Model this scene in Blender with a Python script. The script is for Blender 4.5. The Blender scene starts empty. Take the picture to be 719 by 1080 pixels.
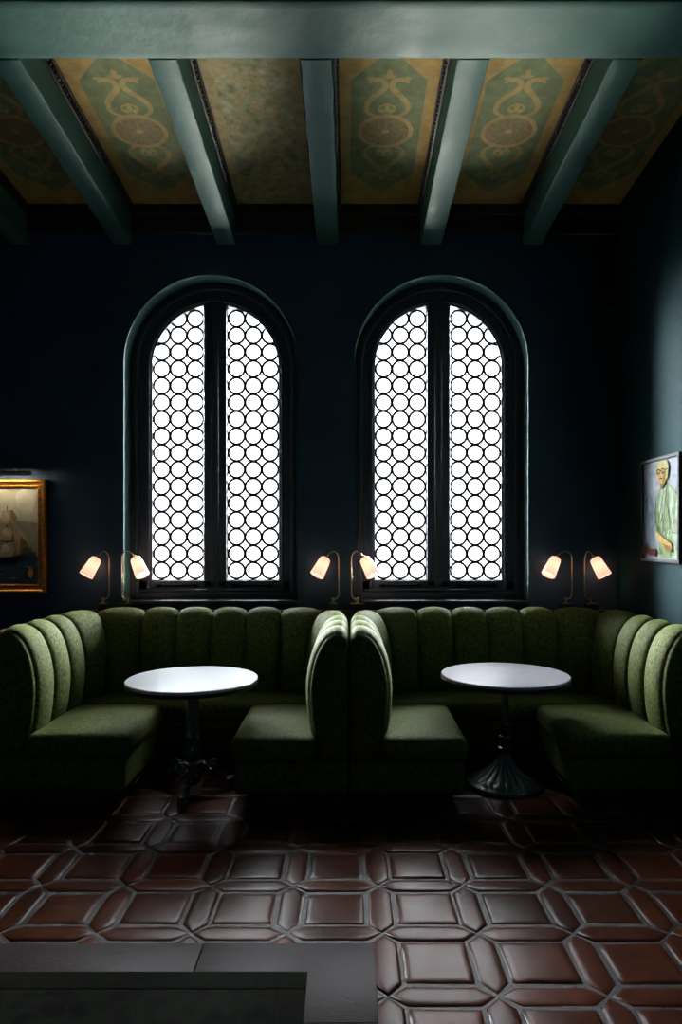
import bpy, bmesh, math, random
from mathutils import Vector, Matrix, noise
random.seed(7)
S = bpy.context.scene
COL = S.collection
PI = math.pi

# ------------------------------------------------------------------ helpers
def tag(o, label=None, cat=None, group=None, kind=None):
    if label: o['label'] = label
    if cat: o['category'] = cat
    if group: o['group'] = group
    if kind: o['kind'] = kind
    return o

def empty(name, loc, label=None, cat=None, group=None, kind=None):
    o = bpy.data.objects.new(name, None)
    o.location = loc
    o.empty_display_size = 0.1
    COL.objects.link(o)
    return tag(o, label, cat, group, kind)

def build(name, bm, mats, parent=None, sharp=40, recalc=True, loc=None):
    """link a bmesh (world coordinates) as ONE object; parent keeps world placement"""
    if recalc:
        bmesh.ops.recalc_face_normals(bm, faces=bm.faces)
    me = bpy.data.meshes.new(name)
    bm.to_mesh(me); bm.free()
    if not isinstance(mats, (list, tuple)): mats = [mats]
    for m in mats: me.materials.append(m)
    for p in me.polygons: p.use_smooth = True
    if sharp is not None:
        me.set_sharp_from_angle(angle=math.radians(sharp))
    o = bpy.data.objects.new(name, me)
    COL.objects.link(o)
    if parent is not None:
        o.parent = parent
        off = Vector((0, 0, 0)); q = parent
        while q is not None:
            off += q.location; q = q.parent
        me.transform(Matrix.Translation(-off))
    elif loc is not None:
        o.location = loc
        me.transform(Matrix.Translation(-Vector(loc)))
    return o

def box(bm, x0, x1, y0, y1, z0, z1, b=0.0, seg=2, mi=0):
    r = bmesh.ops.create_cube(bm, size=1.0)
    vs = r['verts']
    sx, sy, sz = x1 - x0, y1 - y0, z1 - z0
    for v in vs:
        v.co = Vector(((x0 + x1) / 2 + v.co.x * sx, (y0 + y1) / 2 + v.co.y * sy, (z0 + z1) / 2 + v.co.z * sz))
    fs = list({f for v in vs for f in v.link_faces})
    for f in fs: f.material_index = mi
    if b > 0:
        es = list({e for v in vs for e in v.link_edges})
        bmesh.ops.bevel(bm, geom=es, offset=b, segments=seg, affect='EDGES', profile=0.5, material=-1)

def lathe(bm, prof, c, n=48, mi=0, flute=None):
    """prof: list of (r, z); c = (x, y)"""
    rings = []
    for (r, z) in prof:
        ring = []
        for i in range(n):
            a = 2 * PI * i / n
            rr = r * (flute(a, r, z) if flute else 1.0)
            ring.append(bm.verts.new((c[0] + rr * math.cos(a), c[1] + rr * math.sin(a), z)))
        rings.append(ring)
    for A, B in zip(rings[:-1], rings[1:]):
        for i in range(n):
            f = bm.faces.new((A[i], A[(i + 1) % n], B[(i + 1) % n], B[i])); f.material_index = mi
    for R in (rings[0], rings[-1]):
        f = bm.faces.new(R); f.material_index = mi

def tube(bm, pts, rad, n=10, mi=0, cap=True):
    pts = [Vector(p) for p in pts]
    if not isinstance(rad, (list, tuple)): rad = [rad] * len(pts)
    rings = []
    t0 = (pts[1] - pts[0]).normalized()
    ref = Vector((0, 0, 1)) if abs(t0.z) < 0.9 else Vector((1, 0, 0))
    u = t0.cross(ref).normalized()
    for i, p in enumerate(pts):
        t = (pts[min(i + 1, len(pts) - 1)] - pts[max(i - 1, 0)]).normalized()
        u = (u - t * u.dot(t)).normalized()
        w = t.cross(u)
        rings.append([bm.verts.new(p + (u * math.cos(2 * PI * k / n) + w * math.sin(2 * PI * k / n)) * rad[i]) for k in range(n)])
    for A, B in zip(rings[:-1], rings[1:]):
        for k in range(n):
            f = bm.faces.new((A[k], A[(k + 1) % n], B[(k + 1) % n], B[k])); f.material_index = mi
    if cap:
        for R in (rings[0], rings[-1]):
            f = bm.faces.new(R); f.material_index = mi

def ball(bm, c, r, sc=(1, 1, 1), mi=0, u=16, v=10):
    res = bmesh.ops.create_uvsphere(bm, u_segments=u, v_segments=v, radius=r)
    for w in res['verts']:
        w.co = Vector((c[0] + w.co.x * sc[0], c[1] + w.co.y * sc[1], c[2] + w.co.z * sc[2]))
        for f in w.link_faces: f.material_index = mi

def smooth_path(pts, n=6):
    P = [Vector(p) for p in pts]
    out = []
    for i in range(len(P) - 1):
        p0 = P[max(i - 1, 0)]; p1 = P[i]; p2 = P[i + 1]; p3 = P[min(i + 2, len(P) - 1)]
        for k in range(n):
            t = k / n
            out.append(0.5 * ((2 * p1) + (p2 - p0) * t + (2 * p0 - 5 * p1 + 4 * p2 - p3) * t * t + (3 * p1 - p0 - 3 * p2 + p3) * t ** 3))
    out.append(P[-1])
    return out

def rounded_box(bm, x0, x1, y0, y1, z0, z1, r, crown=0.0, inner=8, mi=0):
    hx, hy, hz = (x1 - x0) / 2, (y1 - y0) / 2, (z1 - z0) / 2
    c = Vector(((x0 + x1) / 2, (y0 + y1) / 2, (z0 + z1) / 2))
    def axis(h):
        rr = min(r, h)
        k = 5
        lo = [-h + rr * (1 - math.cos(PI / 2 * i / k)) * 1.0 for i in range(k)]
        mid = [-h + rr + (2 * h - 2 * rr) * i / inner for i in range(inner + 1)]
        hi = [-q for q in reversed(lo)]
        s = lo + mid + hi
        o = [s[0]]
        for q in s[1:]:
            if q - o[-1] > 1e-5: o.append(q)
        return o
    ax, ay, az = axis(hx), axis(hy), axis(hz)
    cache = {}
    def V(x, y, z):
        key = (round(x, 6), round(y, 6), round(z, 6))
        if key in cache: return cache[key]
        inn = Vector((max(-(hx - r), min(hx - r, x)) if hx > r else 0, max(-(hy - r), min(hy - r, y)) if hy > r else 0, max(-(hz - r), min(hz - r, z)) if hz > r else 0))
        d = Vector((x, y, z)) - inn
        p = inn + d.normalized() * min(r, max(hx, hy, hz)) if d.length > 1e-9 else inn
        if crown and p.z > 0:
            p.z += crown * (1 - abs(p.x / hx) ** 2.2) * (1 - abs(p.y / hy) ** 2.2) * (p.z / hz)
        cache[key] = bm.verts.new(c + p)
        return cache[key]
    def face(A, B, fn):
        for i in range(len(A) - 1):
            for j in range(len(B) - 1):
                vs = [fn(A[i], B[j]), fn(A[i + 1], B[j]), fn(A[i + 1], B[j + 1]), fn(A[i], B[j + 1])]
                u = []
                for q in vs:
                    if q not in u: u.append(q)
                if len(u) > 2:
                    try:
                        f = bm.faces.new(u); f.material_index = mi
                    except ValueError: pass
    for s in (-1, 1):
        face(ax, ay, lambda a, b: V(a, b, s * hz))
        face(ax, az, lambda a, b: V(a, s * hy, b))
        face(ay, az, lambda a, b: V(s * hx, a, b))

# ------------------------------------------------------------------ materials
def new_mat(name):
    m = bpy.data.materials.new(name); m.use_nodes = True
    nt = m.node_tree
    return m, nt, nt.nodes['Principled BSDF']

def mat(name, col, rough=0.6, metal=0.0, var=0.25, scale=8.0, bump=0.0, bscale=None, col2=None, sheen=0.0, sheen_tint=None,
        spec=0.5, coat=0.0, rvar=0.0, detail=6.0, emit=None, estr=0.0, stretch=None, attr=None):
    m, nt, b = new_mat(name)
    N, L = nt.nodes, nt.links
    tc = N.new('ShaderNodeTexCoord')
    mp = N.new('ShaderNodeMapping'); L.new(tc.outputs['Object'], mp.inputs['Vector'])
    if stretch: mp.inputs['Scale'].default_value = stretch
    nz = N.new('ShaderNodeTexNoise'); nz.inputs['Scale'].default_value = scale; nz.inputs['Detail'].default_value = detail
    nz.inputs['Roughness'].default_value = 0.6
    L.new(mp.outputs['Vector'], nz.inputs['Vector'])
    cr = N.new('ShaderNodeValToRGB'); L.new(nz.outputs['Fac'], cr.inputs['Fac'])
    c2 = col2 if col2 else tuple(min(1, c * (1 + var)) for c in col)
    c1 = col if col2 else tuple(c * (1 - var) for c in col)
    cr.color_ramp.elements[0].position = 0.32; cr.color_ramp.elements[1].position = 0.68
    cr.color_ramp.elements[0].color = (*c1, 1); cr.color_ramp.elements[1].color = (*c2, 1)
    out = cr.outputs['Color']
    if attr:
        at = N.new('ShaderNodeAttribute'); at.attribute_name = attr
        mx = N.new('ShaderNodeMix'); mx.data_type = 'RGBA'; mx.blend_type = 'MULTIPLY'; mx.inputs['Factor'].default_value = 1.0
        L.new(out, mx.inputs['A']); L.new(at.outputs['Color'], mx.inputs['B'])
        out = mx.outputs['Result']
    L.new(out, b.inputs['Base Color'])
    b.inputs['Roughness'].default_value = rough
    b.inputs['Metallic'].default_value = metal
    b.inputs['Specular IOR Level'].default_value = spec
    if rvar:
        mr = N.new('ShaderNodeMapRange'); L.new(nz.outputs['Fac'], mr.inputs['Value'])
        mr.inputs['From Min'].default_value = 0.3; mr.inputs['From Max'].default_value = 0.7
        mr.inputs['To Min'].default_value = rough - rvar; mr.inputs['To Max'].default_value = rough + rvar
        L.new(mr.outputs['Result'], b.inputs['Roughness'])
    if sheen:
        b.inputs['Sheen Weight'].default_value = sheen
        b.inputs['Sheen Roughness'].default_value = 0.35
        b.inputs['Sheen Tint'].default_value = (*(sheen_tint or (1, 1, 1)), 1)
    if coat:
        b.inputs['Coat Weight'].default_value = coat; b.inputs['Coat Roughness'].default_value = 0.28
    if bump:
        n2 = N.new('ShaderNodeTexNoise'); n2.inputs['Scale'].default_value = bscale or scale * 3; n2.inputs['Detail'].default_value = 5
        L.new(mp.outputs['Vector'], n2.inputs['Vector'])
        bp = N.new('ShaderNodeBump'); bp.inputs['Strength'].default_value = bump; bp.inputs['Distance'].default_value = 0.01
        L.new(n2.outputs['Fac'], bp.inputs['Height']); L.new(bp.outputs['Normal'], b.inputs['Normal'])
    if emit:
        b.inputs['Emission Color'].default_value = (*emit, 1); b.inputs['Emission Strength'].default_value = estr
    return m

M = {}
M['wall'] = mat('dark_teal_wall_paint', (0.047, 0.080, 0.126), spec=0.10, rough=0.62, var=0.18, scale=3.0, bump=0.12, bscale=40)
M['reveal'] = mat('teal_reveal_paint', (0.085, 0.20, 0.185), rough=0.55, var=0.15, scale=4, bump=0.1, bscale=30)
M['outer'] = mat('light_absorbing_reveal', (0.012, 0.012, 0.012), rough=0.9, var=0.3)  # outer reveal made near black so it bounces no daylight onto the ceiling
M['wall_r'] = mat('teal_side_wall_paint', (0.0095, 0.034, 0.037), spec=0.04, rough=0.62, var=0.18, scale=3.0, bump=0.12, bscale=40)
M['sill'] = mat('dark_gloss_sill_paint', (0.02, 0.032, 0.036), rough=0.45, spec=0.3, var=0.15, scale=5)
M['plaster'] = mat('dark_ceiling_plaster', (0.03, 0.035, 0.03), rough=0.9, var=0.2)
M['beam'] = mat('worn_teal_beam_paint', (0.058, 0.150, 0.128), rough=0.5, spec=0.24, var=0.14, scale=5, bump=0.35, bscale=14, rvar=0.1)
M['dentil'] = mat('dark_bronze_moulding', (0.035, 0.03, 0.02), rough=0.5, var=0.4, scale=20)
M['ochre'] = mat('ochre_ceiling_paint', (0.54, 0.345, 0.10), rough=0.8, var=0.22, scale=9, bump=0.1)
M['ochre_pale'] = mat('pale_ochre_line_paint', (0.50, 0.365, 0.137), rough=0.8, var=0.2, scale=9)
M['sage'] = mat('sage_green_ceiling_paint', (0.225, 0.27, 0.12), rough=0.8, var=0.25, scale=10)
M['russet'] = mat('russet_medallion_paint', (0.32, 0.22, 0.10), rough=0.8, var=0.3, scale=26)
M['worn_sage'] = mat('faded_sage_ceiling_paint', (0.19, 0.21, 0.10), col2=(0.56, 0.51, 0.29), rough=0.85, scale=13, detail=9)
M['worn_ochre'] = mat('faded_ochre_ceiling_paint', (0.34, 0.25, 0.11), col2=(0.56, 0.46, 0.23), rough=0.85, scale=15, detail=9)
M['frieze'] = mat('dark_russet_cornice_paint', (0.035, 0.02, 0.014), rough=0.7, var=0.5, scale=14)
M['wood'] = mat('black_brown_window_wood', (0.070, 0.076, 0.094), rough=0.5, var=0.3, scale=6, stretch=(12, 12, 1), bump=0.08, spec=0.2)
M['lead'] = mat('dark_lead_came', (0.008, 0.008, 0.009), rough=0.8, spec=0.08, var=0.2)
M['velvet'] = mat('green_velvet', (0.026, 0.038, 0.007), col2=(0.145, 0.172, 0.036), rough=0.75, scale=52, detail=8, bump=0.25, bscale=160,
                  sheen=0.18, sheen_tint=(0.62, 0.80, 0.30), spec=0.2)
M['velvet_dark'] = mat('dark_green_velvet', (0.022, 0.033, 0.010), col2=(0.048, 0.064, 0.02), rough=0.85, scale=34, detail=8, bump=0.2, bscale=160,
                       sheen=0.25, sheen_tint=(0.5, 0.65, 0.35), spec=0.2)
M['plinth'] = mat('black_plinth', (0.01, 0.01, 0.01), rough=0.7, var=0.2)
M['rail'] = mat('dark_oak_ledge', (0.028, 0.016, 0.009), rough=0.42, var=0.35, scale=8, stretch=(1, 10, 10), bump=0.08)
M['marble'] = mat('white_stone_tabletop', (0.66, 0.70, 0.74), rough=0.30, var=0.04, scale=5, detail=9, spec=1.0, coat=0.4)
M['marble_grey'] = mat('grey_stone_tabletop', (0.46, 0.45, 0.50), rough=0.30, var=0.07, scale=7, detail=9, spec=1.0, coat=0.4)
M['iron'] = mat('dark_green_cast_iron', (0.018, 0.056, 0.047), rough=0.22, var=0.3, scale=30, bump=0.3, bscale=60, spec=1.0, coat=0.5)
M['edge'] = mat('dark_metal_table_edge', (0.03, 0.025, 0.022), rough=0.35, metal=0.6)
M['brass'] = mat('aged_brass', (0.62, 0.46, 0.23), rough=0.28, metal=1.0, var=0.15, scale=30)
M['gold'] = mat('gilded_frame', (0.46, 0.20, 0.035), rough=0.36, metal=0.75, var=0.45, scale=38, bump=0.35, bscale=70)
M['tile'] = mat('terracotta_tile', (0.040, 0.0085, 0.0030), col2=(0.085, 0.0195, 0.0070), rough=0.31, scale=7, bump=0.05, bscale=16, rvar=0.03, attr='tile_tone', spec=0.115)
M['grout'] = mat('dark_grout', (0.024, 0.018, 0.016), rough=0.55, var=0.35, scale=40, bump=0.3)
M['slab'] = mat('dark_stone_slab', (0.030, 0.019, 0.019), rough=0.5, var=0.18, scale=6, bump=0.12, bscale=60, spec=0.16)
M['ptrframe'] = mat('charcoal_frame', (0.022, 0.024, 0.024), rough=0.6, spec=0.15, var=0.2)
M['stud'] = mat('steel_stud', (0.5, 0.5, 0.5), rough=0.3, metal=1.0)

# rug : figured olive pile
def rug_mat(name, a, b2, sc):
    m, nt, b = new_mat(name); N, L = nt.nodes, nt.links
    tc = N.new('ShaderNodeTexCoord')
    vo = N.new('ShaderNodeTexVoronoi'); vo.inputs['Scale'].default_value = sc; L.new(tc.outputs['Object'], vo.inputs['Vector'])
    nz = N.new('ShaderNodeTexNoise'); nz.inputs['Scale'].default_value = sc * 1.7; nz.inputs['Detail'].default_value = 6
    L.new(tc.outputs['Object'], nz.inputs['Vector'])
    mx = N.new('ShaderNodeMath'); mx.operation = 'MULTIPLY'; L.new(vo.outputs['Distance'], mx.inputs[0]); L.new(nz.outputs['Fac'], mx.inputs[1])
    cr = N.new('ShaderNodeValToRGB'); L.new(mx.outputs[0], cr.inputs['Fac'])
    cr.color_ramp.elements[0].position = 0.12; cr.color_ramp.elements[1].position = 0.34
    cr.color_ramp.elements[0].color = (*a, 1); cr.color_ramp.elements[1].color = (*b2, 1)
    L.new(cr.outputs['Color'], b.inputs['Base Color']); b.inputs['Roughness'].default_value = 0.95
    b.inputs['Specular IOR Level'].default_value = 0.1
    bp = N.new('ShaderNodeBump'); bp.inputs['Strength'].default_value = 0.5; bp.inputs['Distance'].default_value = 0.004
    n3 = N.new('ShaderNodeTexNoise'); n3.inputs['Scale'].default_value = 300; L.new(tc.outputs['Object'], n3.inputs['Vector'])
    L.new(n3.outputs['Fac'], bp.inputs['Height']); L.new(bp.outputs['Normal'], b.inputs['Normal'])
    return m
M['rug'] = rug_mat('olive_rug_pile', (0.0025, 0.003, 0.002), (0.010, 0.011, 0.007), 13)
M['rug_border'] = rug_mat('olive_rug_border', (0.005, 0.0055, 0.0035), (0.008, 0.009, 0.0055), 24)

# clear pane
def glass_mat():
    m = bpy.data.materials.new('clear_window_glass'); m.use_nodes = True
    nt = m.node_tree; N, L = nt.nodes, nt.links
    N.remove(N['Principled BSDF'])
    t = N.new('ShaderNodeBsdfTransparent'); t.inputs['Color'].default_value = (0.97, 0.985, 1.0, 1)
    g = N.new('ShaderNodeBsdfGlossy'); g.inputs['Roughness'].default_value = 0.05
    lw = N.new('ShaderNodeFresnel'); lw.inputs['IOR'].default_value = 1.3
    mx = N.new('ShaderNodeMixShader'); L.new(lw.outputs['Fac'], mx.inputs['Fac'])
    L.new(t.outputs[0], mx.inputs[1]); L.new(g.outputs[0], mx.inputs[2])
    L.new(mx.outputs[0], N['Material Output'].inputs['Surface'])
    return m
M['glass'] = glass_mat()

# lamp shade : thin opal glass lit from inside
def shade_mat():
    m, nt, b = new_mat('opal_lamp_glass'); N, L = nt.nodes, nt.links
    b.inputs['Base Color'].default_value = (0.85, 0.72, 0.66, 1)
    b.inputs['Roughness'].default_value = 0.35
    b.inputs['Emission Color'].default_value = (1.0, 0.68, 0.57, 1)
    b.inputs['Emission Strength'].default_value = 0.8
    tr = N.new('ShaderNodeBsdfTranslucent'); tr.inputs['Color'].default_value = (0.95, 0.78, 0.70, 1)
    mx = N.new('ShaderNodeMixShader'); mx.inputs['Fac'].default_value = 0.5
    L.new(b.outputs[0], mx.inputs[1]); L.new(tr.outputs[0], mx.inputs[2])
    L.new(mx.outputs[0], N['Material Output'].inputs['Surface'])
    return m
M['shade'] = shade_mat()
def emis(name, c, s):
    m = bpy.data.materials.new(name); m.use_nodes = True
    nt = m.node_tree; N, L = nt.nodes, nt.links
    N.remove(N['Principled BSDF'])
    e = N.new('ShaderNodeEmission'); e.inputs['Color'].default_value = (*c, 1); e.inputs['Strength'].default_value = s
    L.new(e.outputs[0], N['Material Output'].inputs['Surface'])
    return m
M['bulb'] = emis('glowing_bulb', (1.0, 0.66, 0.42), 14.0)
M['strip'] = emis('picture_light_strip', (1.0, 0.83, 0.60), 62.0)
def paint(name, c, v=0.2, s=18, rough=0.5, coat=0.0, spec=0.3):
    return mat(name, c, rough=rough, spec=spec, var=v, scale=s, detail=8, coat=coat, bump=0.15, bscale=60)

# ------------------------------------------------------------------ dimensions
YW = 5.60                     # inner face of the window wall
XR_WALL, XL_WALL, Y_FRONT = 2.20, -4.60, -3.2
SLOPE = 0.086                 # the ceiling falls towards the windows
def zbeam(y): return 4.05 + SLOPE * (YW - y)
def zpan(y): return 4.34 + SLOPE * (YW - y)
WIN = (-1.135, 0.757)         # window centres
RO, SPR, SILL = 0.713, 3.09, 1.130
RG = 0.5375                   # glass arch radius

def arch(xc, r, zb, n=40):
    pts = [(xc - r, zb), (xc - r, (zb + SPR) / 2), (xc - r, SPR)]
    for i in range(1, n):
        a = PI - PI * i / n
        pts.append((xc + r * math.cos(a), SPR + r * math.sin(a)))
    pts += [(xc + r, SPR), (xc + r, (zb + SPR) / 2), (xc + r, zb)]
    return pts

# ------------------------------------------------------------------ room shell
def wall_back():
    bm = bmesh.new()
    Y0, Y1, ZT = YW, YW + 0.42, 5.3
    def quad(x0, x1, z0, z1, y, mi=0):
        f = bm.faces.new([bm.verts.new((x, y, z)) for x, z in ((x0, z0), (x1, z0), (x1, z1), (x0, z1))]); f.material_index = mi
    xs = [XL_WALL - 0.2]
    for xc in WIN: xs += [xc - RO, xc + RO]
    xs.append(XR_WALL + 0.2)
    for y in (Y0, Y1):
        for a, b in ((0, 1), (2, 3), (4, 5)):
            quad(xs[a], xs[b], -0.1, ZT, y)
        for xc in WIN:
            quad(xc - RO, xc + RO, -0.1, SILL, y)
            P = [p for p in arch(xc, RO, SILL)][2:-2]
            for p, q in zip(P[:-1], P[1:]):
                f = bm.faces.new([bm.verts.new((p[0], y, p[1])), bm.verts.new((q[0], y, q[1])), bm.verts.new((q[0], y, ZT)), bm.verts.new((p[0], y, ZT))])
    for xc in WIN:
        P = arch(xc, RO, SILL)
        P = P + [P[0]]
        # small rounded arris
        prof = [(0.012, Y0), (0.004, Y0 + 0.004), (0.0, Y0 + 0.012), (0.0, Y0 + 0.25), (0.0, Y1)]
        for p, q in zip(P[:-1], P[1:]):
            for (d0, ya), (d1, yb) in zip(prof[:-1], prof[1:]):
                f = bm.faces.new([bm.verts.new((p[0], ya, p[1])), bm.verts.new((q[0], ya, q[1])), bm.verts.new((q[0], yb, q[1])), bm.verts.new((p[0], yb, p[1]))])
                f.material_index = 2 if yb == Y1 else 1
    # close top, ends
    quad_pts = [(XL_WALL - 0.2, ZT), (XR_WALL + 0.2, ZT)]
    bm.faces.new([bm.verts.new((quad_pts[0][0], Y0, ZT)), bm.verts.new((quad_pts[1][0], Y0, ZT)), bm.verts.new((quad_pts[1][0], Y1, ZT)), bm.verts.new((quad_pts[0][0], Y1, ZT))])
    bmesh.ops.remove_doubles(bm, verts=bm.verts, dist=1e-5)
    o = build('wall_back', bm, [M['wall'], M['reveal'], M['outer']], recalc=False)
    return tag(o, kind='structure')
wall_back()

def struct_box(name, args, m, b=0.0):
    bm = bmesh.new(); box(bm, *args, b=b)
    return tag(build(name, bm, m), kind='structure')
struct_box('wall_right', (XR_WALL, XR_WALL + 0.2, Y_FRONT, YW, 0, 5.5), M['wall_r'])
struct_box('wall_left', (XL_WALL - 0.2, XL_WALL, Y_FRONT, YW, 0, 5.5), M['wall'])
struct_box('wall_front', (XL_WALL - 0.2, XR_WALL + 0.2, Y_FRONT - 0.2, Y_FRONT, 0, 5.5), M['wall'])
bm = bmesh.new()
box(bm, XL_WALL - 0.2, XR_WALL + 0.2, Y_FRONT, YW + 0.1, 0, 0.2)
for v in bm.verts: v.co.z += zpan(v.co.y) + 0.012
tag(build('ceiling', bm, M['plaster']), kind='structure')

# ------------------------------------------------------------------ floor : square tiles ringed by pointed picket tiles
def floor():
    bm = bmesh.new()
    lay = bm.loops.layers.float_color.new('tile_tone')
    PX, PY = 0.397, 0.389
    X0, Y0 = 0.137, 2.445
    def tile(poly, cx, cy):
        g = 0.0055
        jit = 0.006
        ox, oy = random.uniform(-1, 1) * jit * .5, random.uniform(-1, 1) * jit * .5
        tz = random.uniform(-0.0025, 0.0025)
        tx, ty = random.uniform(-1, 1) * 0.009, random.uniform(-1, 1) * 0.009
        tone = random.uniform(0.62, 1.35); hue = random.uniform(-0.12, 0.12)
        colr = (tone * (1 + hue * 0.4), tone, tone * (1 - hue), 1)
        n = len(poly)
        # refine outline with slightly wandering edges
        out = []
        for i in range(n):
            a = Vector((*poly[i], 0)); b = Vector((*poly[(i + 1) % n], 0))
            L = (b - a).length
            k = max(1, int(L / 0.05))
            nrm = Vector((-(b - a).y, (b - a).x, 0)).normalized()
            for j in range(k):
                p = a.lerp(b, j / k)
                w = noise.noise(Vector(((cx + p.x) * 14, (cy + p.y) * 14, 0))) * 0.0035
                out.append(p + nrm * w)
        c = Vector((0, 0, 0))
        rings = []
        for (ins, z) in ((g, -0.012), (g + 0.001, -0.004), (g + 0.006, 0.0005), (g + 0.015, 0.0032), (g + 0.032, 0.0042)):
            ring = []
            for p in out:
                d = p.length
                # inset roughly by edge distance: shrink towards centre line
                q = p.copy()
                hx = max(abs(v[0]) for v in poly); hy = max(abs(v[1]) for v in poly)
                sx = (hx - ins) / hx; sy = (hy - ins) / hy
                q.x *= sx; q.y *= sy
                zz = z + tz + q.x * tx + q.y * ty
                ring.append(bm.verts.new((cx + ox + q.x, cy + oy + q.y, zz)))
            rings.append(ring)
        fs = []
        m = len(out)
        for A, B in zip(rings[:-1], rings[1:]):
            for i in range(m):
                fs.append(bm.faces.new((A[i], A[(i + 1) % m], B[(i + 1) % m], B[i])))
        fs.append(bm.faces.new(rings[-1]))
        for f in fs:
            for l in f.loops: l[lay] = colr
    a, b = 0.345, 0.155
    for i in range(-12, 6):
        for j in range(-12, 9):
            cx, cy = X0 + i * PX, Y0 + j * PY          # a crossing
            # square
            sx, sy = cx + PX / 2, cy + PY / 2
            if XL_WALL + 0.2 < sx < XR_WALL - 0.15 and sy < YW - 0.2:
                tile([(-a * PX, -a * PY), (a * PX, -a * PY), (a * PX, a * PY), (-a * PX, a * PY)], sx, sy)
            if XL_WALL + 0.2 < sx < XR_WALL - 0.15 and cy < YW - 0.1:
                tile([(-0.5 * PX, 0), (-a * PX, -b * PY), (a * PX, -b * PY), (0.5 * PX, 0), (a * PX, b * PY), (-a * PX, b * PY)], sx, cy)
            if XL_WALL + 0.1 < cx < XR_WALL - 0.1 and sy < YW - 0.2:
                tile([(0, -0.5 * PY), (b * PX, -a * PY), (b * PX, a * PY), (0, 0.5 * PY), (-b * PX, a * PY), (-b * PX, -a * PY)], cx, sy)
    z = -0.0015
    f = bm.faces.new([bm.verts.new(p) for p in ((XL_WALL - .2, Y_FRONT - .2, z), (XR_WALL + .2, Y_FRONT - .2, z), (XR_WALL + .2, YW + .1, z), (XL_WALL - .2, YW + .1, z))])
    f.material_index = 1
    for l in f.loops: l[lay] = (1, 1, 1, 1)
    return tag(build('floor', bm, [M['tile'], M['grout']], recalc=False), kind='structure')
floor()
# plain stone border slabs around the rug
def slabs():
    bm = bmesh.new()
    Z0, Z1 = -0.005, 0.0095
    xe, yb = 0.100, 2.752
    for x0, x1 in ((-4.5, -2.9), (-2.896, -1.745), (-1.741, -0.587), (-0.583, xe)):
        box(bm, x0, x1, 2.30, yb, Z0, Z1, b=0.003)
    for y0, y1 in ((1.15, 2.297), (0.0, 1.147)):
        box(bm, -0.583, xe, y0, y1, Z0, Z1, b=0.003)
    box(bm, -4.5, -0.587, 0.0, 2.297, Z0, Z1, b=0.003)
    return tag(build('trim_1', bm, M['slab']), kind='structure')
slabs()

# cornice band under the painted bays
bm = bmesh.new()
box(bm, XL_WALL, XR_WALL, YW - 0.045, YW + 0.02, 4.13, 4.34, b=0.008)
box(bm, XL_WALL, XR_WALL, YW - 0.075, YW + 0.02, 4.27, 4.345, b=0.012)
tag(build('trim_2', bm, M['frieze']), kind='structure')

# ------------------------------------------------------------------ windows
def ring(bm, xc, ri, ro, y0, y1, zb, zbo=None, mi=0, chamfer=0.0):
    """arched frame member between radius ri and ro, front y0 back y1"""
    A = arch(xc, ri, zb); B = arch(xc, ro, zb if zbo is None else zbo)
    vs = []
    for (p, q) in zip(A, B):
        c = chamfer
        d = Vector((q[0] - p[0], q[1] - p[1])); d = d.normalized() if d.length > 1e-6 else Vector((0, 0))
        vs.append([bm.verts.new((p[0], y1, p[1])), bm.verts.new((p[0], y0 + c, p[1])), bm.verts.new((p[0] + d.x * c, y0, p[1] + d.y * c)),
                   bm.verts.new((q[0], y0, q[1])), bm.verts.new((q[0], y1, q[1]))])
    for a, b in zip(vs[:-1], vs[1:]):
        for k in range(4):
            f = bm.faces.new((a[k], b[k], b[k + 1], a[k + 1])); f.material_index = mi
        f = bm.faces.new((a[4], b[4], b[0], a[0])); f.material_index = mi
    for e in (vs[0], vs[-1]): bm.faces.new(e)

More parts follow.
